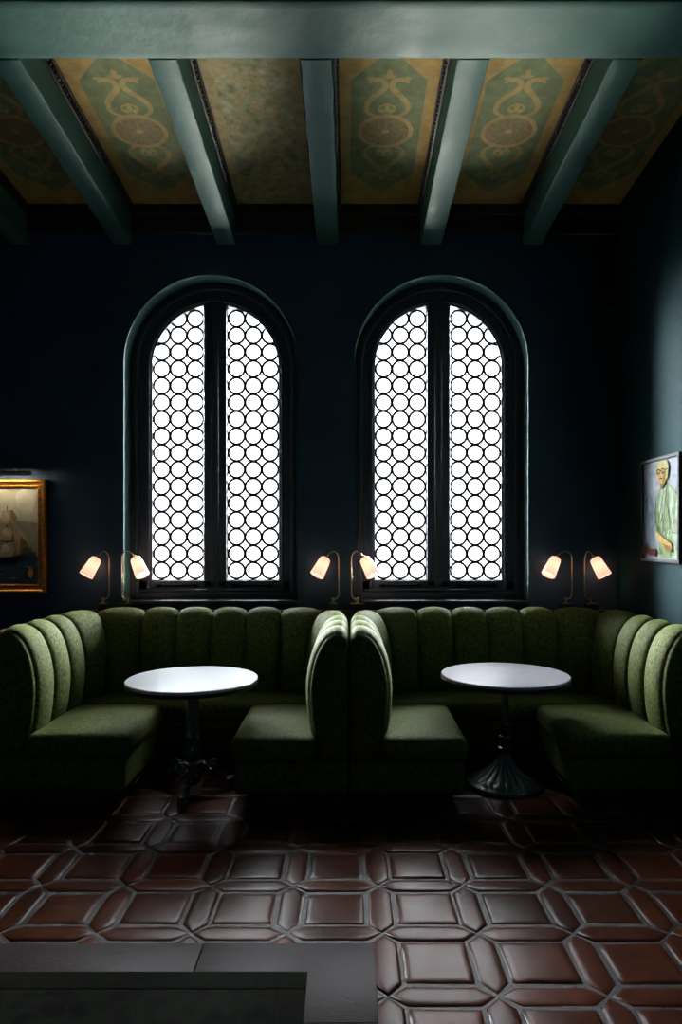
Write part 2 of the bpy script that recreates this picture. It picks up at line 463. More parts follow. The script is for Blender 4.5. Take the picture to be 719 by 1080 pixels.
def window(idx, xc):
    root = empty('window_%d' % idx, (xc, YW + 0.2, SILL), kind='structure')
    bm = bmesh.new()
    # stepped mouldings from the reveal inwards
    ring(bm, xc, 0.672, RO + 0.01, YW + 0.165, YW + 0.30, SILL, chamfer=0.008)
    ring(bm, xc, 0.640, 0.674, YW + 0.150, YW + 0.30, SILL, chamfer=0.012)
    ring(bm, xc, 0.575, 0.642, YW + 0.185, YW + 0.30, SILL, chamfer=0.008)
    ring(bm, xc, 0.553, 0.577, YW + 0.175, YW + 0.30, SILL, chamfer=0.008)
    ring(bm, xc, RG, 0.555, YW + 0.195, YW + 0.30, SILL, chamfer=0.008)
    build('window_frame', bm, M['wood'], root)
    bm = bmesh.new()
    ztop = SPR + math.sqrt(RG ** 2 - 0.097 ** 2) + 0.03
    box(bm, xc - 0.097, xc + 0.097, YW + 0.185, YW + 0.29, SILL + 0.1, ztop, b=0.006)
    box(bm, xc - 0.030, xc + 0.030, YW + 0.176, YW + 0.20, SILL + 0.1, ztop, b=0.006)
    build('mullion', bm, M['wood'], root)
    bm = bmesh.new()
    zg = 1.284
    box(bm, xc - 0.66, xc + 0.66, YW + 0.185, YW + 0.29, SILL, zg, b=0.006)
    box(bm, xc - 0.69, xc + 0.69, YW + 0.145, YW + 0.19, SILL, SILL + 0.055, b=0.008)
    box(bm, xc - 0.66, xc + 0.66, YW + 0.160, YW + 0.19, SILL + 0.060, SILL + 0.082, b=0.007)
    build('bottom_rail', bm, M['wood'], root)
    bm = bmesh.new()
    box(bm, xc - RO - 0.005, xc + RO + 0.005, YW - 0.045, YW + 0.17, SILL - 0.03, SILL + 0.004, b=0.008, seg=3)
    build('window_sill', bm, M['sill'], root)
    for s in (-1, 1):
        # casement latch bar on the lower rail
        bm = bmesh.new()
        xa = xc + s * 0.14; xb = xc + s * 0.50
        tube(bm, [(xa, YW + 0.168, SILL + 0.112), (xb, YW + 0.168, SILL + 0.112)], 0.008, n=8)
        for x in (xa + s * .03, xb - s * .03): box(bm, x - 0.014, x + 0.014, YW + 0.165, YW + 0.19, SILL + 0.098, SILL + 0.126, b=0.003)
        build('latch_bar', bm, M['lead'], root)
        # pane
        x0, x1 = 0.095, RG + 0.008
        pts = [(x0, zg - 0.005), (x1, zg - 0.005), (x1, SPR)]
        n = 24
        a1 = math.acos(x0 / x1)
        for i in range(1, n + 1):
            a = a1 * i / n
            pts.append((x1 * math.cos(a), SPR + x1 * math.sin(a)))
        bm = bmesh.new()
        F = [bm.verts.new((xc + s * p[0], YW + 0.232, p[1])) for p in pts]
        B = [bm.verts.new((xc + s * p[0], YW + 0.236, p[1])) for p in pts]
        bm.faces.new(F); bm.faces.new(B)
        for i in range(len(pts)):
            j = (i + 1) % len(pts)
            bm.faces.new((F[i], F[j], B[j], B[i]))
        build('glass_pane', bm, M['glass'], root)
        # leaded roundels
        bm = bmesh.new()
        p = 0.1433
        yl = YW + 0.226
        for r_ in range(17):
            zc = zg + 0.012 + p * (r_ + 0.5)
            for c_ in range(3):
                cx = 0.097 + 0.007 + p * (c_ + 0.5)
                d = math.hypot(cx, max(0, zc - SPR))
                if zc > SPR and d > RG + 0.045: continue
                segs, R = 30, 0.0692
                prev = None; first = None
                for k in range(segs + 1):
                    a = 2 * PI * k / segs
                    px, pz = cx + R * math.cos(a), zc + R * math.sin(a)
                    if pz > SPR and math.hypot(px, pz - SPR) > RG + 0.012:
                        prev = None; continue
                    cur = []
                    for t in range(6):
                        b = 2 * PI * t / 6
                        rr = R + 0.0093 * math.cos(b)
                        cur.append(bm.verts.new((xc + s * (cx + rr * math.cos(a)), yl + 0.0055 * math.sin(b), zc + rr * math.sin(a))))
                    if prev:
                        for t in range(6):
                            bm.faces.new((prev[t], prev[(t + 1) % 6], cur[(t + 1) % 6], cur[t]))
                    prev = cur
                # little solder joints to the next roundel
                for (dx, dz) in ((p / 2, 0), (0, p / 2)):
                    jx, jz = cx + dx, zc + dz
                    if c_ == 2 and dx: continue
                    if jz > SPR and math.hypot(jx, jz - SPR) > RG - 0.01: continue
                    box(bm, xc + s * jx - 0.008, xc + s * jx + 0.008, yl - 0.006, yl + 0.006, jz - 0.008, jz + 0.008, b=0.003, seg=1)
        bmesh.ops.remove_doubles(bm, verts=bm.verts, dist=1e-6)
        # slim edge bead round the leaded light
        xa, xb = 0.097, 0.103
        box(bm, xc + s * xa if s > 0 else xc - xb, xc + xb if s > 0 else xc - xa, yl - 0.012, yl + 0.008, zg - 0.002, SPR + 0.53)
        box(bm, min(xc + s * 0.097, xc + s * RG), max(xc + s * 0.097, xc + s * RG), yl - 0.012, yl + 0.008, zg - 0.004, zg + 0.006)
        build('leaded_lattice', bm, M['lead'], root)
for i, xc in enumerate(WIN): window(i + 1, xc)

# ------------------------------------------------------------------ beams and painted ceiling panels
BX = [(-2.775, -2.615), (-1.93, -1.77), (-1.084, -0.927), (-0.264, -0.090), (0.584, 0.757), (1.42, 1.58)]
Y_CROSS = 3.665
B_LABEL = [
    'teal ceiling beam left of the leftmost painted bay, lost in the dark corner',
    'dark blue-green ceiling beam between the leftmost bay and the first scrollwork bay',
    'pale teal ceiling beam running to above the left arched window',
    'teal ceiling beam running to the wall between the two arched windows',
    'brightest pale teal ceiling beam running to above the right arched window',
    'dark blue-green ceiling beam nearest the right wall',
]
def beam(i, x0, x1):
    yb = Y_FRONT + 0.02
    root = empty('ceiling_beam', ((x0 + x1) / 2, YW, zbeam(YW)), B_LABEL[i], 'beam', 'ceiling beams over the booths', 'thing')
    bm = bmesh.new()
    n = 60
    ys = [YW - 0.003 - (YW - 0.003 - Y_CROSS - 0.010) * k / n for k in range(n + 1)]
    rows = []
    for y in ys:
        j = lambda s: noise.noise(Vector((s * 3.1 + i * 7, y * 6.0, 0))) * 0.006
        zt = zpan(y) + 0.01; zb = zbeam(y) + noise.noise(Vector((i * 3.3, y * 2.0, 5))) * 0.004
        b = 0.010
        rows.append([bm.verts.new(p) for p in ((x0 + j(0), y, zt), (x0 + j(1), y, zb + b), (x0 + j(1) + b * .3, y, zb + b * .3), (x0 + j(1) + b, y, zb),
                                               (x1 + j(2) - b, y, zb), (x1 + j(2) - b * .3, y, zb + b * .3), (x1 + j(2), y, zb + b), (x1 + j(3), y, zt))])
    for A, B in zip(rows[:-1], rows[1:]):
        for k in range(7): bm.faces.new((A[k], A[k + 1], B[k + 1], B[k]))
    bm.faces.new(rows[0]); bm.faces.new(rows[-1])
    build('beam_body', bm, M['beam'], root)
    for s, x in ((-1, x0), (1, x1)):
        bm = bmesh.new()
        nd = 46
        def sheared(fn):
            pass
        box(bm, *sorted((x, x + s * 0.030)), Y_CROSS + 0.012, YW - 0.08, -0.024, -0.006, b=0.004)
        box(bm, *sorted((x, x + s * 0.014)), Y_CROSS + 0.012, YW - 0.08, -0.075, -0.058, b=0.004)
        for k in range(nd):
            y = Y_CROSS + 0.015 + (YW - 0.1 - Y_CROSS - 0.015) * k / nd
            box(bm, *sorted((x + s * 0.001, x + s * 0.026)), y, y + 0.024, -0.058, -0.022, b=0.006, seg=1)
        for v in bm.verts: v.co.z += zpan(v.co.y)
        build('dentil_moulding', bm, M['dentil'], root)
for i, (a, b) in enumerate(BX): beam(i, a, b)

def cross_beam():
    bm = bmesh.new()
    x0, x1 = XL_WALL + 0.002, XR_WALL - 0.002
    y0, y1 = 3.268, Y_CROSS
    n = 70
    rows = []
    for k in range(n + 1):
        x = x0 + (x1 - x0) * k / n
        j = lambda s: noise.noise(Vector((x * 4.0, s * 9.0, 1))) * 0.0035
        zb = zbeam(y1) - 0.004
        b = 0.012
        ring_ = [(x, y0 + j(0), zpan(y0)), (x, y0 + j(1), zb + b), (x, y0 + j(1) + b * .3, zb + b * .3), (x, y0 + j(1) + b, zb)]
        for q in range(1, 8):
            ring_.append((x, y0 + (y1 - y0) * q / 8, zb + noise.noise(Vector((x * 3, q * 1.3, 4))) * 0.004))
        ring_ += [(x, y1 + j(2) - b, zb), (x, y1 + j(2) - b * .3, zb + b * .3), (x, y1 + j(2), zb + b), (x, y1 + j(3), zpan(y1))]
        rows.append([bm.verts.new(p) for p in ring_])
    m = len(rows[0])
    for A, B in zip(rows[:-1], rows[1:]):
        for q in range(m - 1): bm.faces.new((A[q], A[q + 1], B[q + 1], B[q]))
    bm.faces.new(rows[0]); bm.faces.new(rows[-1])
    o = build('ceiling_cross_beam', bm, M['beam'], loc=((x0 + x1) / 2, (y0 + y1) / 2, zbeam(y1)))
    tag(o, 'broad teal cross beam spanning the top of the view, in front of the painted bays', 'beam', kind='thing')
cross_beam()

P_LABEL = [
    'painted ceiling panel at far left, half lost in shadow beyond the dark beam',
    'ochre ceiling panel with green scrollwork hexagon, second bay from left',
    'faded mottled ceiling panel with its scrollwork worn away, left of the middle beam',
    'ochre ceiling panel with green scrollwork hexagon directly right of the middle beam',
    'ochre ceiling panel with green scrollwork between the brightest beam and the dark right beam',
    'painted ceiling panel at far right by the right wall, nearly black in shadow',
]
def panel(i, xa, xb):
    w = (xb - xa) / 2; xc = (xa + xb) / 2
    yc = 4.66
    worn = (i == 2)
    bm = bmesh.new()
    def poly(pts, z, mi):
        f = bm.faces.new([bm.verts.new((xc + p[0], yc + p[1], z)) for p in pts]); f.material_index = mi
    def bandring(P, Q, z, mi):
        n = len(P)
        for k in range(n):
            a, b, c, d = P[k], P[(k + 1) % n], Q[(k + 1) % n], Q[k]
            f = bm.faces.new([bm.verts.new((xc + p[0], yc + p[1], z)) for p in (a, b, c, d)]); f.material_index = mi
    def ribbon(pts, wd, z, mi):
        P = smooth_path([(p[0], p[1], 0) for p in pts], 5)
        m = len(P); L = []; R = []
        for k in range(m):
            t = (P[min(k + 1, m - 1)] - P[max(k - 1, 0)]).normalized()
            n_ = Vector((-t.y, t.x, 0))
            h = wd / 2 * (0.35 + 0.65 * math.sin(PI * min(1, max(0.06, k / (m - 1)))) ** 0.6)
            L.append(P[k] + n_ * h); R.append(P[k] - n_ * h)
        for k in range(m - 1):
            f = bm.faces.new([bm.verts.new((xc + p.x, yc + p.y, z)) for p in (L[k], L[k + 1], R[k + 1], R[k])]); f.material_index = mi
    def ell(cx, cy, a, b, z, mi, rot=0, n=28):
        pts = []
        for k in range(n):
            t = 2 * PI * k / n
            x, y = a * math.cos(t), b * math.sin(t)
            pts.append((cx + x * math.cos(rot) - y * math.sin(rot), cy + x * math.sin(rot) + y * math.cos(rot)))
        poly(pts, z, mi)
    box(bm, xa, xb, Y_CROSS + 0.010, YW - 0.080, 0.0, 0.010)
    def hexa(hw, sh, tip): return [(-hw, -sh), (0, -tip), (hw, -sh), (hw, sh), (0, tip), (-hw, sh)]
    e = -0.0008
    bandring(hexa(0.262, 0.475, 0.745), hexa(0.246, 0.468, 0.722), e, 1)
    poly(hexa(0.234, 0.46, 0.70), e, 2)
    # thin line across the wall end
    poly([(-w, 0.79), (w, 0.79), (w, 0.802), (-w, 0.802)], e, 1)
    if not worn or True:
        z1, z2, z3 = 2 * e, 3 * e, 4 * e
        for sx in (-1, 1):
            for sy in (-1, 1):
                ribbon([(sx * 0.07 , sy * 0.145), (sx * 0.125, sy * 0.185), (sx * 0.132, sy * 0.25), (sx * 0.085, sy * 0.325), (sx * 0.030, sy * 0.385), (sx * 0.022, sy * 0.43), (sx * 0.05, sy * 0.465), (sx * 0.10, sy * 0.462), (sx * 0.125, sy * 0.435)], 0.040, z1, 1)
                ell(sx * 0.10, sy * 0.468, 0.042, 0.018, z2, 1, rot=sx * sy * 0.35)
                ribbon([(sx * 0.02, sy * 0.175), (sx * 0.05, sy * 0.20), (sx * 0.045, sy * 0.235), (0, sy * 0.262)], 0.016, z1, 1)
                ell(sx * 0.035, sy * 0.20, 0.026, 0.014, z2, 1, rot=sx * sy * 0.5)
        for sy in (-1, 1):
            ell(0, sy * 0.225, 0.017, 0.034, z2, 1)
            ell(0, sy * 0.512, 0.018, 0.036, z2, 1)
            ell(0.022, sy * 0.49, 0.024, 0.011, z2, 1, rot=0.5 * sy); ell(-0.022, sy * 0.49, 0.024, 0.011, z2, 1, rot=-0.5 * sy)
        ell(0, 0, 0.190, 0.168, z3, 1, n=44)
        ell(0, 0, 0.160, 0.138, z3 + e, 3, n=44)
        for k in range(8):
            t = 2 * PI * k / 8
            ell(0.085 * math.cos(t), 0.072 * math.sin(t), 0.034, 0.013, z3 + 2 * e, 2, rot=t)
        ell(0, 0, 0.026, 0.022, z3 + 2 * e, 1)
    for v in bm.verts: v.co.z += zpan(v.co.y) - 0.0005
    if worn: ms = [M['worn_ochre'], M['worn_ochre'], M['worn_sage'], M['worn_sage']]
    else: ms = [M['ochre'], M['ochre_pale'], M['sage'], M['russet']]
    o = build('painted_ceiling_panel', bm, ms, recalc=False, loc=(xc, yc, zpan(yc)))
    tag(o, P_LABEL[i], 'ceiling panel', 'painted ceiling panels between the beams', 'thing')
for i in range(6):
    xa = BX[i][1]; xb = BX[i + 1][0] if i < 5 else XR_WALL - 0.003
    panel(i, xa + 0.009, xb - 0.009)

# ------------------------------------------------------------------ banquette booths
T = 0.197
PROF = [(0.030, 0.30), (0.020, 0.36), (0.002, 0.44), (-0.018, 0.54), (-0.027, 0.64), (-0.029, 0.72), (-0.022, 0.80), (-0.006, 0.88), (0.016, 0.945),
        (0.044, 0.998), (0.076, 1.034), (0.110, 1.052), (0.142, 1.055), (0.170, 1.044), (0.188, 1.020), (T, 0.985), (T, 0.85), (T, 0.55), (T, 0.30)]
def prof_dense():
    P = smooth_path([(p[0], p[1], 0) for p in PROF[:16]], 3)
    out = [(p.x, p.y) for p in P] + list(PROF[16:])
    return out
PD = prof_dense()
def prof_normals():
    N = []
    for i in range(len(PD)):
        a = PD[max(i - 1, 0)]; b = PD[min(i + 1, len(PD) - 1)]
        t = Vector((b[0] - a[0], b[1] - a[1])).normalized()
        N.append((-t.y, t.x))          # towards the sitter (n negative) / up
    return N
PN = prof_normals()

def booth(sg, name, label):
    XL, XR, YB = T + 0.003, 1.965, 5.32
    YFC, YFO = 4.13, 4.20
    root = empty(name, (sg * 1.1, 4.75, 0), label, 'booth', 'velvet booths under the windows')
    r = 0.34
    segs = [('l', (XL, YFC), (XL, YB - r)), ('c', (XL + r, YB - r), PI, PI / 2), ('l', (XL + r, YB), (XR - r, YB)),
            ('c', (XR - r, YB - r), PI / 2, 0), ('l', (XR, YB - r), (XR, YFO))]
    def seg_pt(s, t):
        if s[0] == 'l':
            a, b = Vector(s[1]), Vector(s[2])
            p = a.lerp(b, t); d = (b - a).normalized()
            nrm = Vector((d.y, -d.x))
            return p, nrm
        a = s[2] + (s[3] - s[2]) * t
        c = Vector(s[1])
        rad = Vector((math.cos(a), math.sin(a)))
        return c + rad * r, -rad
    counts = [3, 2, 4, 2, 3]
    nchan = 0
    ends = {}
    for s, cnt in zip(segs, counts):
        for k in range(cnt):
            bm = bmesh.new()
            na = 14
            rows = []
            for a in range(na + 1):
                u = a / na
                p, nr = seg_pt(s, (k + u) / cnt)
                # round tube shape between two seams
                sc = max(0.0, 1 - abs(2 * u - 1) ** 2.1) ** 0.5
                row = []
                for (n_, z), (nx, nz) in zip(PD, PN):
                    back = 1.0 if n_ < 0.15 else max(0.0, (T - n_) / (T - 0.15))
                    d = (0.050 * sc - 0.010) * back
                    nn = n_ - d * max(0, -nx) if True else n_
                    q = p + nr * (-(n_ + d * nx))
                    row.append(bm.verts.new((sg * q.x, q.y, z + d * nz)))
                rows.append(row)
            for A, B in zip(rows[:-1], rows[1:]):
                for m in range(len(PD) - 1):
                    bm.faces.new((A[m], A[m + 1], B[m + 1], B[m]))
            build('back_channel', bm, M['velvet'], root, sharp=60)
            nchan += 1
    # upholstered end panels closing the two arms
    for (xf, yf, ns) in ((XL, YFC, 1), (XR, YFO, -1)):
        bm = bmesh.new()
        rings = []
        cen = (0.09, 0.68)
        for (k, dy) in ((1.0, 0.004), (0.975, -0.010), (0.93, -0.020), (0.80, -0.028), (0.55, -0.032), (0.25, -0.034)):
            rg = []
            for (n_, z), (nx, nz) in zip(PD, PN):
                back = 1.0 if n_ < 0.15 else max(0.0, (T - n_) / (T - 0.15))
                nn = (n_ + 0.006 * nx * back); zz = z + 0.006 * nz * back
                nn = cen[0] + (nn - cen[0]) * k; zz = cen[1] + (zz - cen[1]) * k
                rg.append(bm.verts.new((sg * (xf - ns * nn), yf + dy, zz)))
            rings.append(rg)
        m = len(PD)
        for A, B in zip(rings[:-1], rings[1:]):
            for i in range(m): bm.faces.new((A[i], A[(i + 1) % m], B[(i + 1) % m], B[i]))
        bm.faces.new(rings[-1])
        build('arm_end_panel', bm, M['velvet'], root, sharp=70)
    def rb(nm, x0, x1, y0, y1, z0, z1, rr, crown, m):
        bm = bmesh.new()
        a, b = sorted((sg * x0, sg * x1))
        rounded_box(bm, a, b, y0, y1, z0, z1, rr, crown)
        return build(nm, bm, m, root, sharp=70)
    # seat cushions
    rb('seat_cushion', XL - 0.008, 0.715, 4.05, 4.925, 0.305, 0.448, 0.055, 0.028, M['velvet'])
    rb('seat_cushion', XL - 0.008, XR + 0.008, 4.93, YB + 0.01, 0.305, 0.448, 0.055, 0.018, M['velvet'])
    rb('seat_cushion', 1.335, XR + 0.008, 4.12, 4.925, 0.305, 0.448, 0.055, 0.028, M['velvet'])
    # upholstered fronts below the cushions
    rb('seat_base', 0.004, 0.690, 4.085, 4.940, 0.105, 0.304, 0.022, 0, M['velvet'])
    rb('seat_base', 0.004, 2.165, 4.945, 5.515, 0.105, 0.304, 0.022, 0, M['velvet'])
    rb('seat_base', 1.365, 2.165, 4.150, 4.940, 0.105, 0.304, 0.022, 0, M['velvet'])
    # recessed plinth
    bm = bmesh.new()
    for (x0, x1, y0, y1) in ((0.006, 0.625, 4.15, 5.05), (0.006, 2.16, 5.05, 5.51), (1.43, 2.16, 4.21, 5.05)):
        a, b = sorted((sg * x0, sg * x1)); box(bm, a, b, y0, y1, 0.004, 0.106, b=0.004)
    build('plinth', bm, M['plinth'], root)
    if sg < 0:
        # timber back of the free-standing arm, with a cap rail
        bm = bmesh.new()
        box(bm, -2.200, -2.168, 4.20, 5.515, 0.004, 1.035, b=0.004)
        box(bm, -2.225, -2.150, 4.19, 5.515, 1.035, 1.060, b=0.006)
        build('side_panel', bm, M['rail'], root)
    return root
booth(-1, 'banquette_booth', 'U-shaped green velvet channel-back booth under the left window, round the iron claw-foot table')
booth(1, 'banquette_booth', 'U-shaped green velvet channel-back booth under the right window, against the right wall')

# ledge behind the backs that carries the lamps
bm = bmesh.new()
box(bm, -2.20, XR_WALL - 0.004, 5.521, YW - 0.002, 0.98, 1.058, b=0.005)
box(bm, -2.20, XR_WALL - 0.004, 5.555, YW - 0.002, 0.02, 0.98, b=0.003)
tag(build('wall_ledge', bm, M['rail'], loc=(0, 5.56, 0.02)), 'long dark timber ledge along the window wall behind the booth backs, carrying the lamps', 'ledge')

# ------------------------------------------------------------------ tables
def table_top(root, c, R, m):
    bm = bmesh.new()
    lathe(bm, [(R - 0.03, 0.722), (R - 0.004, 0.722), (R - 0.001, 0.726), (R - 0.001, 0.738), (R - 0.006, 0.7425), (R - 0.03, 0.743)], c, n=96)
    build('tabletop', bm, m, root)
    bm = bmesh.new()
    lathe(bm, [(R - 0.035, 0.700), (R - 0.004, 0.700), (R, 0.703), (R + 0.0005, 0.720), (R - 0.003, 0.7215), (R - 0.035, 0.7215)], c, n=96)
    build('table_rim', bm, M['edge'], root)

def table_left():
    c = (-1.007, 4.395)
    root = empty('bistro_table', (c[0], c[1], 0.0), 'round white-topped table on an ornate three-footed iron pedestal, in the left booth', 'table', 'bistro tables in the booths')
    table_top(root, c, 0.419, M['marble'])
    bm = bmesh.new()
    lathe(bm, [(0.15, 0.700), (0.15, 0.690), (0.06, 0.675), (0.042, 0.65), (0.040, 0.60), (0.044, 0.42), (0.046, 0.38), (0.050, 0.375), (0.050, 0.355),
               (0.044, 0.345), (0.052, 0.30), (0.060, 0.27), (0.056, 0.235), (0.046, 0.215), (0.060, 0.205), (0.062, 0.19), (0.050, 0.18), (0.055, 0.14), (0.052, 0.08), (0.030, 0.055)], c, n=40,
          flute=lambda a, r, z: 1 + (0.05 * math.cos(10 * a) if 0.24 < z < 0.36 else 0.0))
    build('column', bm, M['iron'], root)
    for k in range(3):
        an = -PI / 2 + 2 * PI * k / 3
        bm = bmesh.new()
        D = Vector((math.cos(an), math.sin(an), 0)); C = Vector((c[0], c[1], 0))
        def P(r, z): return C + D * r + Vector((0, 0, z))
        tube(bm, smooth_path([P(0.035, 0.14), P(0.08, 0.155), P(0.13, 0.13), P(0.18, 0.075), P(0.225, 0.043), P(0.25, 0.038)], 5),
             [0.030 - 0.010 * i / 25 for i in range(26)], n=10)
        leg = build('leg', bm, M['iron'], root); bm = bmesh.new()
        # claw foot
        ball(bm, P(0.248, 0.032), 0.032, (1.0, 1.0, 0.92))
        for t in (-0.5, 0, 0.5):
            E = Vector((math.cos(an + t * 0.16), math.sin(an + t * 0.16), 0))
            Q = lambda r, z: C + E * r + Vector((0, 0, z))
            tube(bm, [Q(0.225, 0.055), Q(0.258, 0.058), Q(0.281, 0.036), Q(0.283, 0.010)], [0.011, 0.011, 0.009, 0.005], n=8)
        build('claw_foot', bm, M['iron'], leg); bm = bmesh.new()
        # scroll on the knee of the leg
        sp = []
        for q in range(26):
            a = q / 25 * 3.6 * PI
            rr = 0.034 * (1 - 0.78 * q / 25)
            sp.append(P(0.135 + rr * math.cos(a + 0.6), 0.165 + rr * math.sin(a + 0.6)))
        tube(bm, sp, 0.0085, n=8)
        sp2 = []
        for q in range(20):
            a = q / 19 * 3.0 * PI
            rr = 0.022 * (1 - 0.75 * q / 19)
            sp2.append(P(0.205 + rr * math.cos(-a + 2.2), 0.098 + rr * math.sin(-a + 2.2)))
        tube(bm, sp2, 0.007, n=8)
        # acanthus lobes beside the hub
        for s in (-1, 1):
            A = Vector((math.cos(an + s * 0.42), math.sin(an + s * 0.42), 0))
            ball(bm, C + A * 0.082 + Vector((0, 0, 0.165)), 0.023, (1, 1, 1.3), u=10, v=8)
            ball(bm, C + A * 0.110 + Vector((0, 0, 0.140)), 0.016, (1, 1, 1.2), u=10, v=8)
        for q in range(5):
            ball(bm, P(0.07 + q * 0.03, 0.178 - q * 0.016), 0.012 - q * 0.001, u=8, v=6)
        build('scrollwork', bm, M['iron'], leg)

def table_right():
    c = (1.033, 4.53)
    root = empty('bistro_table', (c[0], c[1], 0.0), 'round grey-topped table on a fluted trumpet-shaped iron base, in the right booth', 'table', 'bistro tables in the booths')
    table_top(root, c, 0.42, M['marble_grey'])
    bm = bmesh.new()
    lathe(bm, [(0.13, 0.700), (0.13, 0.690), (0.055, 0.678), (0.034, 0.665), (0.034, 0.640), (0.025, 0.630), (0.0235, 0.50), (0.024, 0.42), (0.033, 0.415), (0.033, 0.395), (0.026, 0.39),
               (0.027, 0.335), (0.036, 0.330), (0.038, 0.312), (0.030, 0.305), (0.033, 0.262), (0.044, 0.256), (0.047, 0.235), (0.040, 0.226)], c, n=40)
    build('column', bm, M['iron'], root)
    bm = bmesh.new()
    prof = []
    for k in range(22):
        t = k / 21
        z = 0.232 - 0.185 * t
        rr = 0.040 + 0.175 * t ** 2.1
        prof.append((rr, z))
    prof += [(0.222, 0.040), (0.238, 0.036), (0.247, 0.029), (0.249, 0.020), (0.247, 0.006), (0.240, 0.005)]
    def fl(a, r, z):
        if z < 0.045: return 1.0
        k = min(1, max(0, (0.225 - z) / 0.05)) * min(1, max(0, (z - 0.045) / 0.015))
        return 1 + 0.085 * k * (abs(math.cos(8 * a)) ** 0.7 - 0.55)
    lathe(bm, prof, c, n=192, flute=fl)
    build('pedestal_base', bm, M['iron'], root)
table_left(); table_right()

# ------------------------------------------------------------------ lamps on the ledge
def lamp(cx, s, bw, label, lean=0.0):
    """cx: centre of the pair, s: side the shade hangs out to"""
    zb = 1.058; y = 5.562
    xk = cx + s * 0.100; xp = cx + s * 0.052
    root = empty('banquette_lamp', (xk, y, zb), label, 'lamp', 'gooseneck lamps on the ledge behind the booths')
    bm = bmesh.new()
    xb0, xb1 = sorted((cx + s * 0.155 , cx + s * (0.155 - bw)))
    if bw < 0.08: xb0, xb1 = xk - bw / 2, xk + bw / 2
    box(bm, xb0, xb1, y - 0.034, y + 0.034, zb + 0.001, zb + 0.052, b=0.004)
    build('base', bm, M['rail'], root)
    bm = bmesh.new()
    box(bm, xb0 + 0.004, xb1 - 0.004, y - 0.03, y + 0.03, zb + 0.0515, zb + 0.056, b=0.0015)
    lathe(bm, [(0.018, zb + 0.056), (0.018, zb + 0.062), (0.010, zb + 0.066), (0.010, zb + 0.080), (0.014, zb + 0.083), (0.014, zb + 0.095), (0.006, zb + 0.101)], (xk, y), n=20)
    build('fitting', bm, M['brass'], root)
    bm = bmesh.new()
    pts = [(xk, y, zb + 0.085), (xk - s * 0.020, y, zb + 0.088), (xp + s * 0.006, y, zb + 0.108), (xp, y, zb + 0.150), (xp, y, zb + 0.26), (xp, y, zb + 0.40),
           (xp + s * 0.006, y - 0.004, zb + 0.448), (xp + s * 0.036 + lean * .4, y - 0.010, zb + 0.478), (xp + s * 0.074 + lean * .8, y - 0.018, zb + 0.462), (xp + s * 0.098 + lean, y - 0.024, zb + 0.430)]
    tube(bm, smooth_path(pts, 6), 0.0048, n=10)
    build('arm', bm, M['brass'], root)
    # shade : axis down, outward and a little to the room
    A0 = Vector((xp + s * 0.098 + lean, y - 0.024, zb + 0.434))
    ax = Vector((s * 0.43 + lean * 2.0, -0.33, -0.83)).normalized()
    u = ax.cross(Vector((0, 1, 0))).normalized(); w = ax.cross(u)
    def ringat(bm, t, r, n=36, fl=0.0):
        return [bm.verts.new(A0 + ax * t + (u * math.cos(2 * PI * k / n) + w * math.sin(2 * PI * k / n)) * r * 0.92 * (1 + fl * math.cos(12 * 2 * PI * k / n))) for k in range(n)]
    bm = bmesh.new()
    pr = [(0.012, 0.020, 0), (0.013, 0.034, 0), (0.020, 0.045, 0), (0.040, 0.0500, .01), (0.080, 0.0535, .012), (0.120, 0.0570, .012), (0.150, 0.0605, .012), (0.170, 0.0625, .012), (0.177, 0.0625, .01)]
    R = [ringat(bm, *p[:2], fl=p[2]) for p in pr] + [ringat(bm, p[0] if i else p[0] - 0.001, p[1] - 0.0035, fl=p[2]) for i, p in enumerate(reversed(pr[2:]))]
    for A, B in zip(R[:-1], R[1:]):
        for k in range(36): bm.faces.new((A[k], A[(k + 1) % 36], B[(k + 1) % 36], B[k]))
    shade = build('lamp_shade', bm, M['shade'], root, sharp=60)
    bm = bmesh.new()
    R = [ringat(bm, t, r, 18) for t, r in ((-0.012, 0.007), (-0.010, 0.013), (0.010, 0.022), (0.030, 0.024), (0.045, 0.016), (0.05, 0.008))]
    for A, B in zip(R[:-1], R[1:]):
        for k in range(18): bm.faces.new((A[k], A[(k + 1) % 18], B[(k + 1) % 18], B[k]))
    bm.faces.new(R[0]); bm.faces.new(R[-1])
    build('socket', bm, M['brass'], shade)
    bm = bmesh.new()
    ball(bm, A0 + ax * 0.095, 0.026, (1, 1, 1.0))
    build('bulb', bm, M['bulb'], shade)
lamp(-1.902, -1, 0.06, 'brass gooseneck lamp left of the left window, shade hanging left towards the gold-framed painting', 0.014)
lamp(-1.902, 1, 0.13, 'brass gooseneck lamp left of the left window, shade hanging right across the window frame', 0.014)
lamp(-0.032, -1, 0.065, 'brass gooseneck lamp between the windows, its lit shade hanging left towards the left window')
lamp(-0.032, 1, 0.115, 'brass gooseneck lamp between the windows, its lit shade hanging right over the right window glass')
lamp(1.866, -1, 0.10, 'brass gooseneck lamp near the right corner, shade hanging left towards the right window', -0.032)
lamp(1.866, 1, 0.10, 'brass gooseneck lamp nearest the right wall, shade hanging right below the portrait', -0.032)

